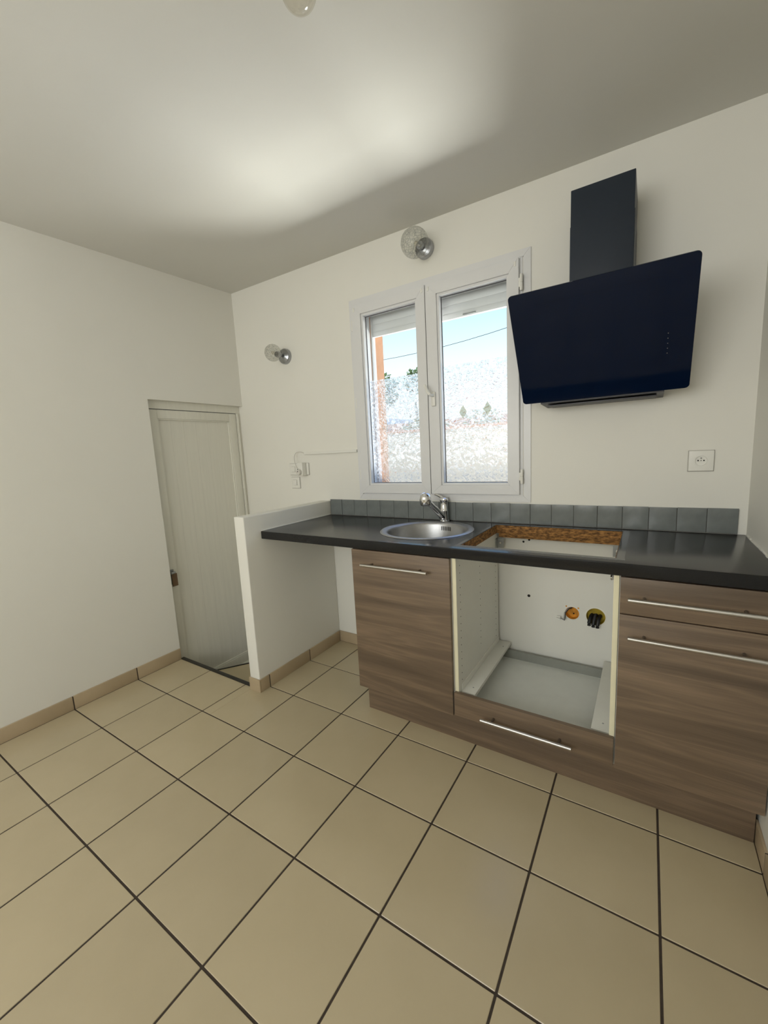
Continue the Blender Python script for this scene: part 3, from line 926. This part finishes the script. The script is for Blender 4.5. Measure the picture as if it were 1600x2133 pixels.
# tilted glass front
P0 = Vector((0, 0.823, 1.477)); P1 = Vector((0, 0.578, 1.865))
dirp = (P1 - P0); Lg = dirp.length; dirp.normalize()
ang = math.atan2(dirp.z, dirp.y)             # about X
HXc = -0.252; HW = 0.300
def rrect(w, l, r, n=6):
    pts = []
    for cx_, cy_, a0 in ((w - r, l - r, 0), (-w + r, l - r, 90), (-w + r, r, 180), (w - r, r, 270)):
        for i in range(n + 1):
            a = math.radians(a0 + 90 * i / n)
            pts.append((cx_ + r * math.cos(a), cy_ + r * math.sin(a)))
    return pts
TM = Matrix.Translation((HXc, P0.y, P0.z)) @ Matrix.Rotation(ang, 4, 'X')
# local: x across, y along the slope, z = normal (towards the back/up after rotation)
gl = build('glass_panel', MB().prism(rrect(HW, Lg, 0.014), -0.004, 0.004, 0.0012).xform(TM), 'hoodglass', hood)
iw = 0.205
build('suction_panel', MB().prism([(x, y + 0.055) for x, y in rrect(iw, Lg - 0.105, 0.008)], 0.004, 0.0065, 0.001).xform(TM), 'hoodglass', gl)
for i in range(5):
    build('touch_mark', MB().lathe([(0, 0.0006), (0.0012, 0.0006), (0.0014, 0)], (0, 0, 0), 'Z', 10).xform(TM @ Matrix.Translation((iw + 0.020, 0.145 + i * 0.018, 0.004))), 'alu', gl)
# motor housing behind the glass
bxs = (-0.480, -0.028)
hv = []
for x in bxs:
    hv += [(x, 0.800, 1.470), (x, YB - 0.0005, 1.462), (x, YB - 0.0005, 1.745), (x, 0.655, 1.745), (x, 0.640, 1.735), (x, 0.795, 1.500)]
mb = MB().poly3(hv, ((0, 1, 2, 3, 4, 5), (6, 7, 8, 9, 10, 11), (0, 1, 7, 6), (1, 2, 8, 7), (2, 3, 9, 8), (3, 4, 10, 9), (4, 5, 11, 10), (5, 0, 6, 11)))
# shift housing back so that it stays behind the glass
mb.xform(Matrix.Translation((0, 0.030, 0)))
for v in mb.bm.verts:
    v.co.y = min(v.co.y, YB - 0.0005)
build('housing', mb, 'hoodbody', hood, smooth=False)
build('grease_filter', MB().box(-0.455, -0.052, 0.850, 0.965, 1.459, 1.464, 0.001), 'hoodbody', hood)

# ------------------------------------------------------------------ wall lamps
def wall_lamp(bx, bz, gr, gy, label, gx=0.0, gz=0.0, scallop=0.0):
    L_ = thing('wall_lamp', (bx, YB, bz), label, 'lamp', 'glass globe wall lamps')
    build('base', MB().lathe([(0.050, 0), (0.050, 0.018), (0.046, 0.026), (0.030, 0.034), (0.014, 0.040), (0, 0.041)], (bx, YB, bz), 'Y', 40), 'lampgrey', L_)
    c = Vector((bx + gx, gy, bz + gz))
    dv = (c - Vector((bx, YB - 0.036, bz)))
    ln = dv.length
    dv.normalize()
    s0 = Vector((bx, YB - 0.036, bz))
    build('arm', MB().tube([s0, s0 + dv * max(0.012, ln - gr - 0.004)], 0.008, 12), 'lampgrey', L_)
    e0 = c - dv * (gr + 0.004)
    build('lamp_holder', MB().lathe([(0.010, -0.004), (0.019, 0.0), (0.020, 0.022), (0.017, 0.030), (0, 0.030)], e0, dv, 24), 'lampgrey', L_)
    prof = []
    for i in range(0, 25):
        a = math.radians(18 + (180 - 18) * i / 24)
        prof.append((gr * math.sin(a) if i < 24 else 0.0, -gr * math.cos(a)))
    g = MB().lathe(prof, c, dv, 40)
    if scallop:
        for v in g.bm.verts:
            n_ = mnoise.noise(v.co * 95)
            v.co += (v.co - c).normalized() * n_ * scallop
    gb = build('globe', g, 'crackle', L_)
    build('filament_bulb', MB().lathe([(0.006, 0), (0.007, 0.012), (0.011, 0.020), (0.012, 0.030), (0.008, 0.038), (0, 0.040)], e0 + dv * 0.030, dv, 20), 'bulb', L_)
    return L_
wall_lamp(-2.160, 1.968, 0.054, 0.868, 'glass globe wall lamp left of the window above the light switches', 0.0, 0.006, 0.0006)
wall_lamp(-1.093, 2.335, 0.070, 0.872, 'crackled glass globe wall lamp above the window', -0.004, -0.008, 0.003)

# bare bulb hanging from the ceiling
bxp, byp, bzp = -0.757, -0.300, 2.314
ctop = ceil_z(bxp, byp)
pb_ = thing('pendant_bulb', (bxp, byp, bzp - 0.05), 'bare clear glass bulb hanging from the ceiling at the top edge', 'lamp')
build('ceiling_rose', MB().lathe([(0.035, 0), (0.034, -0.012), (0.02, -0.020), (0, -0.021)], (bxp, byp, ctop), 'Z', 28), 'white', pb_)
build('cord', MB().tube([(bxp, byp, ctop - 0.018), (bxp, byp, bzp + 0.085)], 0.0035, 8), 'white', pb_)
build('lamp_holder', MB().lathe([(0, 0.045), (0.012, 0.044), (0.020, 0.036), (0.021, 0.0), (0.018, -0.002), (0, -0.002)], (bxp, byp, bzp + 0.044), 'Z', 24), 'white', pb_)
prof = [(0.013, 0.046), (0.018, 0.036)] + [(0.040 * math.sin(math.radians(a)), 0.040 * -math.cos(math.radians(a))) for a in range(140, -1, -10)]
build('glass_bulb', MB().lathe(prof[:-1] + [(0, -0.040)], (bxp, byp, bzp), 'Z', 32), 'bulb', pb_)
build('filament_stem', MB().tube([(bxp, byp, bzp + 0.03), (bxp, byp, bzp)], 0.003, 8), 'white', pb_)

# ------------------------------------------------------------------ sockets and switches
M['mountgrey'] = simple('grey_mounting_plastic', (0.42, 0.40, 0.36), 0.7)  # grey painted as the thin shade around plates and rockers
def shadow_backing(parent, cx, cz_, s=0.041):  # slightly larger grey back frame, drawn as the plate's shadow line
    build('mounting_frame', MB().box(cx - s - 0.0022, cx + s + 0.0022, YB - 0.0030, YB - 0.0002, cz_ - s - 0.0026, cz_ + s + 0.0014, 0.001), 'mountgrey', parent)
def plate(mb, cx, cz_, s=0.041, y=YB, t=0.010):
    return mb.box(cx - s, cx + s, y - t, y - 0.0002, cz_ - s, cz_ + s, 0.003, 3)

so = thing('wall_socket', (0.110, YB, 1.156), 'square white single power socket below the right side of the hood', 'socket')
SXc, SZc = 0.110, 1.196
pl_ = build('cover_plate', plate(MB(), SXc, SZc), 'white', so)
shadow_backing(so, SXc, SZc)
cut(pl_, [MB().lathe([(0.0200, -0.02), (0.0200, 0.02)], (SXc, YB - 0.012, SZc), 'Y', 40, True)])
build('well', MB().lathe([(0.0200, 0.0100), (0.0195, 0.0034), (0, 0.0034)], (SXc, YB, SZc), 'Y', 40), 'white', so)
for dx in (-0.0095, 0.0, 0.0095):
    build('contact_hole', MB().lathe([(0, 0.0040), (0.0027 if dx else 0.0018, 0.0040), (0.0027 if dx else 0.0018, 0.003)], (SXc + dx, YB, SZc + 0.001), 'Y', 14), 'dark', so)
build('earth_pin', MB().lathe([(0.0024, 0.003), (0.0024, 0.009), (0.0015, 0.0105), (0, 0.0105)], (SXc, YB, SZc + 0.0105), 'Y', 14), 'metalgrey', so)

def switch(cx, cz_, label):
    s_ = thing('light_switch', (cx, YB, cz_ - 0.04), label, 'switch', 'light switches left of the window')
    build('cover_plate', plate(MB(), cx, cz_, 0.039), 'white', s_)
    shadow_backing(s_, cx, cz_, 0.039)
    rk = MB().box(cx - 0.016, cx + 0.016, YB - 0.0145, YB - 0.009, cz_ - 0.018, cz_ + 0.018, 0.0015)
    for v in rk.bm.verts:
        if v.co.y < YB - 0.0125:
            v.co.y -= 0.0018 * (cz_ - v.co.z) / 0.018 + 0.0005
    build('rocker', rk, 'white', s_)
    build('rocker_gap', MB().box(cx - 0.0175, cx + 0.0175, YB - 0.0106, YB - 0.008, cz_ - 0.0195, cz_ + 0.0195), 'mountgrey', s_, smooth=False)  # grey sheet drawn as the shade around the rocker
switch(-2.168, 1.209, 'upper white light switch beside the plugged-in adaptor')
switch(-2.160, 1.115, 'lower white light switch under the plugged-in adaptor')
s2 = thing('wall_socket', (-2.068, YB, 1.17), 'white power socket with an adaptor plugged in, left of the window', 'socket')
build('cover_plate', plate(MB(), -2.068, 1.209, 0.040), 'white', s2)
shadow_backing(s2, -2.068, 1.209, 0.040)
ad = thing('plug_adaptor', (-2.068, YB - 0.03, 1.17), 'white box adaptor plugged into the socket left of the window', 'adaptor')
build('body', MB().box(-2.094, -2.044, YB - 0.052, YB - 0.0105, 1.165, 1.253, 0.004, 3), 'white', ad)
build('plug', MB().lathe([(0.021, 0), (0.021, 0.010), (0.017, 0.018), (0, 0.019)], (-2.071, YB - 0.052, 1.190), 'Y', 24), 'cable', ad)
build('socket_hole', MB().box(-2.076, -2.066, YB - 0.0722, YB - 0.0705, 1.193, 1.197), 'dark', ad, smooth=False)
build('cable_boss', MB().lathe([(0, 0.012), (0.004, 0.010), (0.005, 0)], (-2.073, YB - 0.064, 1.200), Vector((-0.1, -0.3, 1)), 12), 'dark', ad)
tr_ = build('cable_trunking', MB().box(-2.055, -1.6085, YB - 0.014, YB - 0.0002, 1.305, 1.321, 0.002), 'white')
tag(tr_, 'thin white cable trunking running along the wall to the window frame', 'trunking')
pts = []
cp = [Vector((-2.075, YB - 0.064, 1.208)), Vector((-2.115, YB - 0.05, 1.245)), Vector((-2.170, YB - 0.02, 1.33)), Vector((-2.120, YB - 0.012, 1.345)), Vector((-2.056, YB - 0.006, 1.314))]
for i in range(29):
    u = i / 28
    # de Casteljau
    cc = cp[:]
    while len(cc) > 1:
        cc = [a.lerp(bq, u) for a, bq in zip(cc, cc[1:])]
    pts.append(cc[0])
cb = build('power_cable', MB().tube(pts, 0.0026, 8), 'cable', ad)
tag(cb, 'thin white cable looping up to the trunking')

# ------------------------------------------------------------------ open junction boxes in the oven niche
cut(wall_back, [MB().lathe([(0.0335, -0.03), (0.0335, 0.05)], (-0.360, YB, 0.463), 'Y', 40, True), MB().lathe([(0.0435, -0.03), (0.0435, 0.05)], (-0.256, YB, 0.463), 'Y', 40, True)])
def jbox(cx, cz_, r, mat, label):
    o = thing('junction_box', (cx, YB, cz_ - r), label, 'junction box', 'open boxes in the oven niche')
    build('cup', MB().lathe([(r + 0.001, 0.0008), (r - 0.002, 0.0008), (r - 0.003, -0.026), (0, -0.026)], (cx, YB, cz_), 'Y', 36), mat, o)
    build('cracked_plaster_rim', MB().lathe([(r - 0.001, 0.0012), (r + 0.002, 0.0014), (r + 0.0045, 0.0002)], (cx, YB, cz_), 'Y', 36), 'wall', o)
    return o
jb = jbox(-0.360, 0.463, 0.0325, 'orange_box', 'small orange junction box sunk in the oven niche wall')
build('screw_tab', MB().box(-0.390, -0.384, YB - 0.001, YB - 0.0002, 0.491, 0.498), 'orange_box', jb, smooth=False)
build('screw_tab', MB().box(-0.336, -0.329, YB - 0.001, YB - 0.0002, 0.489, 0.496), 'orange_box', jb, smooth=False)
build('knockout', MB().lathe([(0, 0.001), (0.004, 0.001), (0.004, 0)], (-0.356, YB + 0.0255, 0.452), 'Y', 12), 'dark', jb)
wp = [(-0.362, YB + 0.018, 0.484), (-0.376, YB - 0.004, 0.482), (-0.388, YB - 0.018, 0.465), (-0.389, YB - 0.020, 0.440), (-0.392, YB - 0.018, 0.427), (-0.402, YB - 0.016, 0.430), (-0.412, YB - 0.014, 0.434)]
build('wire', MB().tube(wp, 0.0020, 8), 'black', jb)
build('wire', MB().tube([(x - 0.004, y - 0.003, z + 0.002) for x, y, z in wp], 0.0018, 8), 'metalgrey', jb)
build('wire_connector', MB().box(-0.430, -0.411, YB - 0.021, YB - 0.009, 0.426, 0.433, 0.002).box(-0.428, -0.411, YB - 0.021, YB - 0.009, 0.436, 0.443, 0.002), 'white', jb)
jb2 = jbox(-0.256, 0.463, 0.0425, 'yellow_box', 'larger yellow junction box with black cable ends in the oven niche wall')
for (dx, zz1) in ((-0.024, 0.422), (-0.006, 0.417), (0.012, 0.416)):
    x = -0.256 + dx
    build('cable_end', MB().tube([(x + 0.006, YB + 0.022, 0.462), (x + 0.004, YB + 0.004, 0.462 + (0.008 if dx == -0.006 else 0)), (x, YB - 0.014, 0.448), (x - 0.002, YB - 0.020, zz1 + 0.012), (x - 0.002, YB - 0.020, zz1)], 0.0085, 12), 'black', jb2)
for (hx_, hz_, r_) in ((-0.567, 0.521, 0.006), (-0.594, 0.806, 0.0045), (-0.566, 0.818, 0.0045)):
    h_ = build('drill_hole', MB().lathe([(0, 0.0006), (r_, 0.0005), (r_ * 1.25, 0.0001)], (hx_, YB, hz_), 'Y', 12), 'dark', wall_back)

# ================================================================== outside
struct(build('ground', MB().box(-40, 40, YB + 0.23, 80, -0.60, -0.38), 'paving', smooth=False), 'pale ground outside the window')
gw = build('garden_wall', MB().box(-14, 3.2, 7.0, 7.2, -0.38, 1.70), 'gwall', smooth=False)
tag(gw, 'pale rendered garden wall with terracotta coping beyond the window', 'wall')
cop = build('coping', MB().box(-14.0, -13.42, 6.95, 7.25, 1.70, 1.75, 0.008), 'roof', gw)
for i in range(1, 29):
    piece('coping', cop.data, WL[cop.name] + Vector((i * 0.593, 0, 0)), gw)
nh = thing('neighbour_house', (-9.0, 20, -0.38), 'low cream neighbouring house with terracotta roof seen through the film', 'building')
build('walls', MB().box(-14.0, -4.2, 17.2, 23, -0.38, 2.05), 'house', nh, smooth=False)
rv = [(-14.4, 16.8, 2.05), (-3.8, 16.8, 2.05), (-3.8, 23.4, 2.05), (-14.4, 23.4, 2.05), (-13.6, 20.1, 2.9), (-4.6, 20.1, 2.9)]
build('roof', MB().poly3(rv, ((0, 1, 5, 4), (2, 3, 4, 5), (1, 2, 5), (3, 0, 4), (0, 1, 2, 3))), 'roof', nh, smooth=False)
for wx in (-12.0, -9.6, -6.4):
    wn_ = build('window', MB().box(wx, wx + 0.9, 17.14, 17.22, 0.7, 1.75, 0.01), 'pvc', nh)
    build('pane', MB().box(wx + 0.08, wx + 0.82, 17.12, 17.15, 0.78, 1.67), 'winblue', wn_, smooth=False)

def tree(x, y, h, r, mat, label, n=420, group='trees beyond the window'):
    t = thing('garden_tree', (x, y, -0.38), label, 'tree', group)
    build('trunk', MB().tube([(x, y, -0.38), (x + 0.1, y, h * 0.35), (x - 0.05, y, h * 0.7)], 0.09, 8, [0.12, 0.09, 0.04]), 'trunk', t)
    vs, fs = [], []
    rng = random.Random(int(x * 100 + y * 7))
    for i in range(n):
        dvec = Vector((rng.gauss(0, 1), rng.gauss(0, 1), rng.gauss(0, 1))).normalized() * (rng.random() ** 0.45)
        c = Vector((x, y, h - r * 1.05)) + Vector((dvec.x * r, dvec.y * r, dvec.z * r * 1.05))
        u = Vector((rng.gauss(0, 1), rng.gauss(0, 1), rng.gauss(0, 1))).normalized()
        w = u.orthogonal().normalized()
        s_ = r * rng.uniform(0.09, 0.17)
        k0 = len(vs)
        vs += [tuple(c + u * s_), tuple(c + w * s_ * 0.6), tuple(c - u * s_), tuple(c - w * s_ * 0.6)]
        fs.append((k0, k0 + 1, k0 + 2, k0 + 3))
    me = bpy.data.meshes.new('foliage')
    me.from_pydata(vs, [], fs)
    me.materials.append(M[mat])
    o = bpy.data.objects.new('foliage', me)
    COL.objects.link(o)
    o.parent = t
    o.location = -WL[t.name]
    o['kind'] = 'stuff'
    return t
tree(-10.2, 15.0, 4.80, 0.75, 'leaf', 'dark green tree whose top shows above the film beside the orange reveal')
tree(-8.55, 15.0, 4.80, 0.55, 'leaf', 'dark green tree whose top shows above the film near the window centre')
tree(-4.9, 8.6, 2.35, 0.75, 'leaf2', 'olive green bush behind the garden wall seen through the left pane', 380)
tree(-4.6, 12.0, 2.6, 0.7, 'leaf2', 'olive green bush behind the garden wall seen through the right pane', 300)

hv, hf = [], []
NX = 60
for i in range(NX + 1):
    x = -120 + 160 * i / NX
    h = max(3.0, 4.6 - 0.14 * (x + 20)) if x > -75 else 12.3
    h += 1.4 * mnoise.noise(Vector((x * 0.03, 0.7, 0))) + 0.7 * mnoise.noise(Vector((x * 0.12, 2.7, 0)))
    hv += [(x, 70, -0.6), (x, 74, h), (x, 95, -0.6)]
for i in range(NX):
    a = 3 * i
    hf += [(a, a + 3, a + 4, a + 1), (a + 1, a + 4, a + 5, a + 2)]
hl = build('distant_hill', MB().poly3(hv, hf), 'hill')
tag(hl, 'hazy blue hill on the horizon outside', 'hill')

wpts = []
for i in range(25):
    u = i / 24
    wpts.append((-16 + 20 * u, 12.0, 4.59 + 0.0155 * (-16 + 20 * u + 7.7) ** 2))
pw_ = build('power_line', MB().tube(wpts, 0.008, 6), 'wire')
tag(pw_, 'thin black overhead cable crossing the sky', 'cable')
